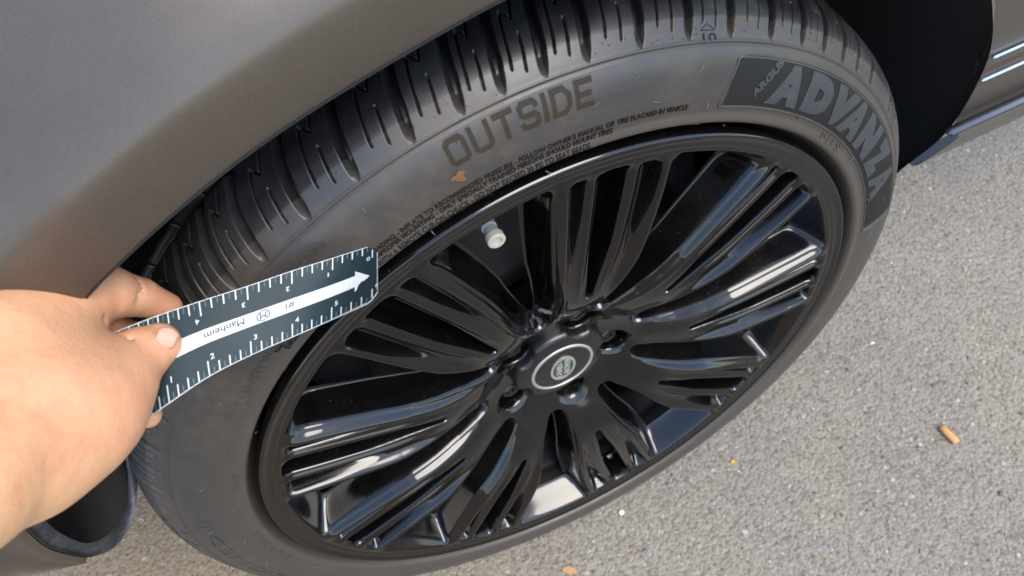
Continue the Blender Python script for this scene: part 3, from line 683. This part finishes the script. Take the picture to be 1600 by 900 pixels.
def ruler_pt(s, t, lift=0.):
    """s in inches from the 0 mark towards the hand, t 0..1 from the top edge to the bottom edge"""
    k = (s+.13)/1.13 if s < 1 else s
    k = min(max(k, 0), 6.999)*NS; i0 = int(k); f_ = k-i0
    a = TS[i0]*(1-f_)+TS[i0+1]*f_; b = BS[i0]*(1-f_)+BS[i0+1]*f_
    p_ = a+(b-a)*t
    if lift:
        du = TS[i0+1]-TS[i0]; n_ = np.cross(du, b-a); n_ /= np.linalg.norm(n_)
        if np.dot(n_, CAM_P-p_) < 0: n_ = -n_
        p_ = p_+n_*lift
    return p_
rl = empty('ruler', tuple(np.array(ruler_pt(3, .5))+np.array([0, 0, HC]))); RO = np.array(ruler_pt(3, .5))
setp(rl, 'dark teal plastic inch ruler with white arrow held by the hand across the tyre', 'ruler')
def r_obj(name, V, F, mt, smooth=False): return link(name, np_mesh(name, np.array(V)-RO, F), M[mt], rl, smooth=smooth)
def blade():
    # outline with clipped right-hand corners
    ss = np.r_[-.13, -.08, 0, .12, np.linspace(.25, 6.9, 60)]; ts = np.linspace(0, 1, 9); V = []
    for lift in (0., -.0010):
        for s in ss:
            ta = float(np.interp(s, [-.13, .11], [.16, 0])); ta = ta if s < .11 else 0
            tb = float(np.interp(s, [-.13, 0.0, .12], [.88, .97, 1.]))
            for t in ts: V.append(ruler_pt(s, ta+(tb-ta)*t, lift if lift else 1e-6))
    n, m_ = len(ss), len(ts); F0 = gridF(n, m_); bnd = [i*m_ for i in range(n)]+[(n-1)*m_+j for j in range(1, m_)]+[i*m_+m_-1 for i in range(n-2, -1, -1)]+[j for j in range(m_-2, 0, -1)]
    e = np.array([(bnd[k], bnd[(k+1) % len(bnd)], bnd[(k+1) % len(bnd)]+n*m_, bnd[k]+n*m_) for k in range(len(bnd))])
    o = r_obj('blade', V, np.vstack([F0, F0[:, ::-1]+n*m_, e]), 'ruler'); o.data.materials.append(M['edge'])
    mi = np.zeros(len(o.data.polygons), np.int32)
    mi[-len(e):] = 1; o.data.polygons.foreach_set('material_index', mi); return o
blade()
def r_quad(s0, s1, t0, t1, lift=.00015, n=1):
    V = []; 
    for k in range(n+1):
        s = s0+(s1-s0)*k/n
        for j in range(4): V.append(ruler_pt(s, t0+(t1-t0)*j/3, lift))
    return np.array(V), gridF(n+1, 4)
# pale rim line along the edges
parts = [r_quad(.12, 6.8, .0, .010, n=60), r_quad(.12, 6.8, .990, 1.0, n=60), r_quad(-.128, -.115, .17, .87)]
V, F = merge(parts); r_obj('edge_line', V, F, 'print')
for side in (0, 1):
    for lvl, mt in ((0, 'print'), (1, 'print_dim')):
        parts = []
        for k in range(0, 52):
            if (k % 2 == 1) != (lvl == 1): continue
            s = k/8; w = .030 if k % 2 == 0 else .018; L = .20 if k % 8 == 0 else (.14 if k % 2 == 0 else .095)
            if s < .12 and side == 0: t0 = .09
            else: t0 = 0.
            if side == 0: parts.append(r_quad(s-w/2, s+w/2, t0, L+t0*.4))
            else: parts.append(r_quad(s-w/2, s+w/2, 1-L, 1-(.04 if s < .1 else 0)))
        V, F = merge(parts); r_obj('graduation_marks', V, F, mt)
def r_text(s, sc, tc, size, up=True, mt='print', bold=.02, name='numeral', font_sx=1., lift=.0002):
    """size in inches of cap height/.7; up=False prints upside down"""
    bm = text_mesh(s, bold, 0.); xs = [v.co.x for v in bm.verts]; cx = (min(xs)+max(xs))/2; W = .049/.0254
    for v in bm.verts:
        a_, b_ = (v.co.x-cx)*size*font_sx, (v.co.y-.36)*size
        if not up: a_, b_ = -a_, -b_
        v.co = Vector(np.array(ruler_pt(sc-a_, tc-b_/W, lift))-RO)
    return bm_obj(name, bm, M[mt], rl, smooth=False)
for k in range(0, 6): r_text(str(k), k+.10, .255 if k else .235, .18, up=False)
for k in range(1, 7): r_text(str(k), (6-k)+.0-.12, .765, .19, up=True)
# arrow
parts = []; tc = lambda s: float(np.interp(s, [0, 5.5], [.55, .455]))
V = [];  n = 50
for k in range(n+1):
    s = .42+(6.4-.42)*k/n
    for w in (-.095, .095): V.append(ruler_pt(s, tc(s)+w, .00015))
parts.append((np.array(V), gridF(n+1, 2)))
V = [ruler_pt(.06, tc(.06), .00015)]*2+[ruler_pt(.42, tc(.42)-.175, .00015), ruler_pt(.42, tc(.42)+.175, .00015)]
V = [ruler_pt(.07, tc(.07)-.004, .00015), ruler_pt(.07, tc(.07)+.004, .00015), ruler_pt(.42, tc(.42)-.175, .00015), ruler_pt(.42, tc(.42)+.175, .00015)]
parts.append((np.array(V), np.array([(0, 1, 3, 2)])))
V, F = merge(parts); r_obj('arrow', V, F, 'print')
r_text('Manheim', 3.55, tc(3.55)-.005, .25, up=False, mt='ink', bold=0., name='printed_word', lift=.0004)
r_text('#1', 2.05, tc(2.05), .24, up=False, mt='ink', bold=0., name='printed_word', lift=.0004)
def r_ring(sc, tc_, rad, w, mt):
    W = .049/.0254; V = []
    for k in range(40):
        t = k/40*2*math.pi
        for q_ in (rad, rad-w): V.append(ruler_pt(sc+q_*math.cos(t), tc_+q_*math.sin(t)/W, .0004))
    r_obj('printed_emblem', V, gridF(40, 2, True), mt)
r_ring(2.68, tc(2.68), .155, .018, 'ink'); r_ring(2.68, tc(2.68), .115, .008, 'ink')
r_text('M', 2.68, tc(2.68), .22, up=False, mt='ink', bold=.0, name='printed_emblem', lift=.0004)

# ------------------------------------------------------------------ hand
def surface_nets(S, org, h):
    sgn = S < 0; nx, ny, nz = S.shape; cn = [(i, j, k) for i in (0, 1) for j in (0, 1) for k in (0, 1)]
    sub = lambda A, i, j, k: A[i:nx-1+i, j:ny-1+j, k:nz-1+k]
    cnt = sum(sub(sgn, *c).astype(np.int8) for c in cn); act = (cnt > 0) & (cnt < 8)
    I = np.argwhere(act); idx = np.full(act.shape, -1); idx[act] = np.arange(len(I))
    acc = np.zeros((len(I), 3)); num = np.zeros(len(I))
    for a in cn:
        for ax in range(3):
            if a[ax]: continue
            b = list(a); b[ax] = 1; va = S[I[:, 0]+a[0], I[:, 1]+a[1], I[:, 2]+a[2]]; vb = S[I[:, 0]+b[0], I[:, 1]+b[1], I[:, 2]+b[2]]
            cr = (va < 0) != (vb < 0); t = np.where(cr, va/(va-vb+1e-20), 0)
            P = np.tile(np.array(a, float), (len(I), 1)); P[:, ax] = t; acc += P*cr[:, None]; num += cr
    V = (I+acc/num[:, None])*h+org; Fs = []
    for ax in range(3):
        o1, o2 = [(1, 2), (2, 0), (0, 1)][ax]; s0 = [slice(1, -1)]*3; s0[ax] = slice(0, -1); s1 = list(s0); s1[ax] = slice(1, None)
        s0[ax] = slice(0, S.shape[ax]-1)
        A, B = sgn[tuple(s0)], sgn[tuple(s1)]; ch = np.argwhere(A != B); 
        if not len(ch): continue
        base = ch.copy(); base[:, o1] += 1; base[:, o2] += 1
        fl_ = A[tuple(ch.T)]
        def g(d1, d2):
            c = base.copy(); c[:, o1] -= d1; c[:, o2] -= d2; return idx[c[:, 0], c[:, 1], c[:, 2]]
        Q = np.stack([g(0, 0), g(1, 0), g(1, 1), g(0, 1)], 1); Q[~fl_] = Q[~fl_][:, ::-1]; Fs.append(Q[(Q >= 0).all(1)])
    return V, np.vstack(Fs)
def capsule(P, a, b, ra, rb):
    a, b = np.array(a), np.array(b); d_ = b-a; t = np.clip(((P-a) @ d_)/(d_ @ d_), 0, 1); return np.linalg.norm(P-a-t[..., None]*d_, axis=-1)-(ra+(rb-ra)*t)
def make_hand():
    C = from_cam
    h = .0016
    bones = [  # (u, v, Z, radius) pairs and blend distance
        ((-330, 900, .25), (-90, 745, .31), .030, .033, 0), ((-90, 745, .31), (40, 640, .350), .033, .035, .02),
        ((40, 640, .350), (60, 545, .378), .035, .030, .02), ((10, 545, .360), (100, 468, .390), .031, .0200, .016),
        ((50, 690, .350), (140, 628, .372), .029, .0285, .016),        # thenar mass
        ((40, 715, .345), (112, 672, .362), .025, .0225, .016),
        ((100, 622, .366), (182, 590, .384), .0245, .0190, .009),     # thumb metacarpal to base
        ((182, 590, .384), (216, 557, .397), .0180, .0150, .005),     # proximal phalanx
        ((216, 557, .397), (249, 539, .4060), .0153, .0122, .003),    # tip
        ((105, 463, .388), (165, 457, .407), .0185, .0150, .007),     # index base
        ((165, 457, .407), (218, 464, .427), .0148, .0112, .003),
        ((218, 464, .427), (263, 480, .4430), .0110, .0084, .002),
        ((90, 525, .402), (160, 517, .430), .0170, .0125, .006),      # middle finger behind the ruler
        ((160, 517, .430), (208, 526, .452), .0115, .0095, .003),
        ((90, 590, .400), (170, 610, .430), .0180, .0120, .010),
        ((170, 610, .430), (231, 648, .4370), .0100, .0080, .004)]
    folds = [  # shallow creases: (u, v, Z) ends and radius
        ((196, 536, .3835), (212, 566, .3835), .0011), ((203, 530, .3845), (220, 560, .3850), .0009), ((188, 545, .3790), (204, 578, .3780), .0008),
        ((209, 438, .4150), (216, 470, .4110), .0011), ((218, 446, .4170), (224, 470, .4135), .0008), ((168, 425, .3930), (176, 455, .3880), .0009),
        ((152, 498, .386), (188, 520, .392), .0022)]
    pts_ = np.array([C(*b[k]) for b in bones for k in (0, 1)]); lo = pts_.min(0)-.045; hi = pts_.max(0)+.045
    # keep the forearm stub short: it leaves the picture on the left
    nn = np.ceil((hi-lo)/h).astype(int); ax = [lo[k]+h*np.arange(nn[k]) for k in range(3)]
    G = np.stack(np.meshgrid(*ax, indexing='ij'), -1); S = None
    for a, b, ra, rb, k in bones:
        d_ = capsule(G, C(*a), C(*b), ra, rb); S = d_ if S is None else smin(S, d_, max(k, .001))
    for a, b, ra in folds:
        d_ = capsule(G, C(*a), C(*b), ra, ra); S = -smin(-S, d_, .0022)
    V, F = surface_nets(S, lo, h)
    return V, F
V, F = make_hand()
person = link('person', np_mesh('person', V, F), M['skin'], None, WC)
setp(person, 'bare left hand and wrist of a person pinching the dark ruler between thumb and finger', 'person')
md = person.modifiers.new('smooth', 'SMOOTH'); md.factor = .6; md.iterations = 6
# thumbnail
def nail():
    tip = np.array(from_cam(274, 533, .3985)); base = np.array(from_cam(245, 522, .3935)); ax_ = tip-base; L = np.linalg.norm(ax_); ax_ /= L
    view = CAM_P-base; side_ = np.cross(ax_, view); side_ /= np.linalg.norm(side_); nrm = np.cross(side_, ax_); nrm /= np.linalg.norm(nrm)
    if np.dot(nrm, view) < 0: nrm = -nrm
    V = []; n, m_ = 14, 13
    for i in range(n):
        t = i/(n-1); wid = .0054*math.sqrt(max(0, 1-((t-.55)/.62)**2)) if t < .98 else .0045
        for j in range(m_):
            a = (j/(m_-1)-.5)*2; V.append(base+ax_*(L*t)+side_*wid*a+nrm*(.0018*(1-a*a)-.0010*t*t))
    return np_mesh('thumbnail', V, gridF(n, m_))
NAIL = link('thumbnail', nail(), M['nail'], person)
sm = NAIL.modifiers.new('solid', 'SOLIDIFY'); sm.thickness = .0006

# ------------------------------------------------------------------ litter on the asphalt
def rock(name, loc, size, mt, label, cat, seed, sub=2):
    bm = bmesh.new(); bmesh.ops.create_icosphere(bm, subdivisions=sub, radius=1.); rg = np.random.default_rng(seed)
    for v in bm.verts: v.co = Vector((v.co.x*size[0], v.co.y*size[1], v.co.z*size[2]))*(1+rg.normal(0, .05))
    o = bm_obj(name, bm, M[mt], None, (loc[0], loc[1], size[2]*.8)); return setp(o, label, cat)
rock('pebble', (.046, -.006), (.0042, .0042, .003), 'white', 'small round white pebble on the asphalt below the wheel', 'pebble', 1)
def butt():
    bm = bmesh.new(); L, r = .027, .0052; n = 20; rings = []
    for x_, f_ in ((-L/2, .0), (-L/2, .85), (-L/2+.0006, 1.), (-L*.1, 1.02), (L*.25, .99), (L/2-.0006, .96), (L/2, .82), (L/2-.001, .5), (L/2-.0012, 0)):
        rings.append([bm.verts.new((x_, r*max(f_, .01)*math.cos(k/n*6.2832), r*max(f_, .01)*math.sin(k/n*6.2832)*.86)) for k in range(n)])
    for a, b in zip(rings[:-1], rings[1:]):
        for k in range(n): bm.faces.new((a[k], a[(k+1) % n], b[(k+1) % n], b[k]))
    bmesh.ops.recalc_face_normals(bm, faces=bm.faces); o = bm_obj('cigarette_butt', bm, M['tan'], None, (.5, -.117, .0046)); o.rotation_euler = (0, 0, R_(-87))
    return setp(o, 'short tan cigarette filter lying alone on the asphalt', 'cigarette butt')
butt()
def flake(name, loc, size, mt, label, cat, seed):
    rg = np.random.default_rng(seed); bm = bmesh.new(); n = 9; up, dn = [], []
    for k in range(n):
        t = k/n*6.283+rg.uniform(-.2, .2); q_ = rg.uniform(.7, 1.1); x_, y_ = size[0]*q_*math.cos(t), size[1]*q_*math.sin(t); z = rg.uniform(0, .3)*size[2]
        up.append(bm.verts.new((x_, y_, size[2]+z))); dn.append(bm.verts.new((x_*1.02, y_*1.02, z*.3)))
    bm.faces.new(up); bm.faces.new(dn[::-1])
    for k in range(n): bm.faces.new((up[k], dn[k], dn[(k+1) % n], up[(k+1) % n]))
    bmesh.ops.recalc_face_normals(bm, faces=bm.faces); o = bm_obj(name, bm, M[mt], None, (loc[0], loc[1], .0008), smooth=False); o.rotation_euler = (0, 0, rg.uniform(0, 3)); return setp(o, label, cat)
flake('leaf_fragment', (.220, -.014), (.0034, .0028, .0016), 'yellow', 'yellow leaf fragment on the asphalt nearest the lower edge of the tyre', 'leaf fragment', 4)
flake('wood_chip', (-.053, -.043), (.010, .006, .003), 'wood', 'reddish brown wood chip on the asphalt at the bottom edge', 'wood chip', 5)
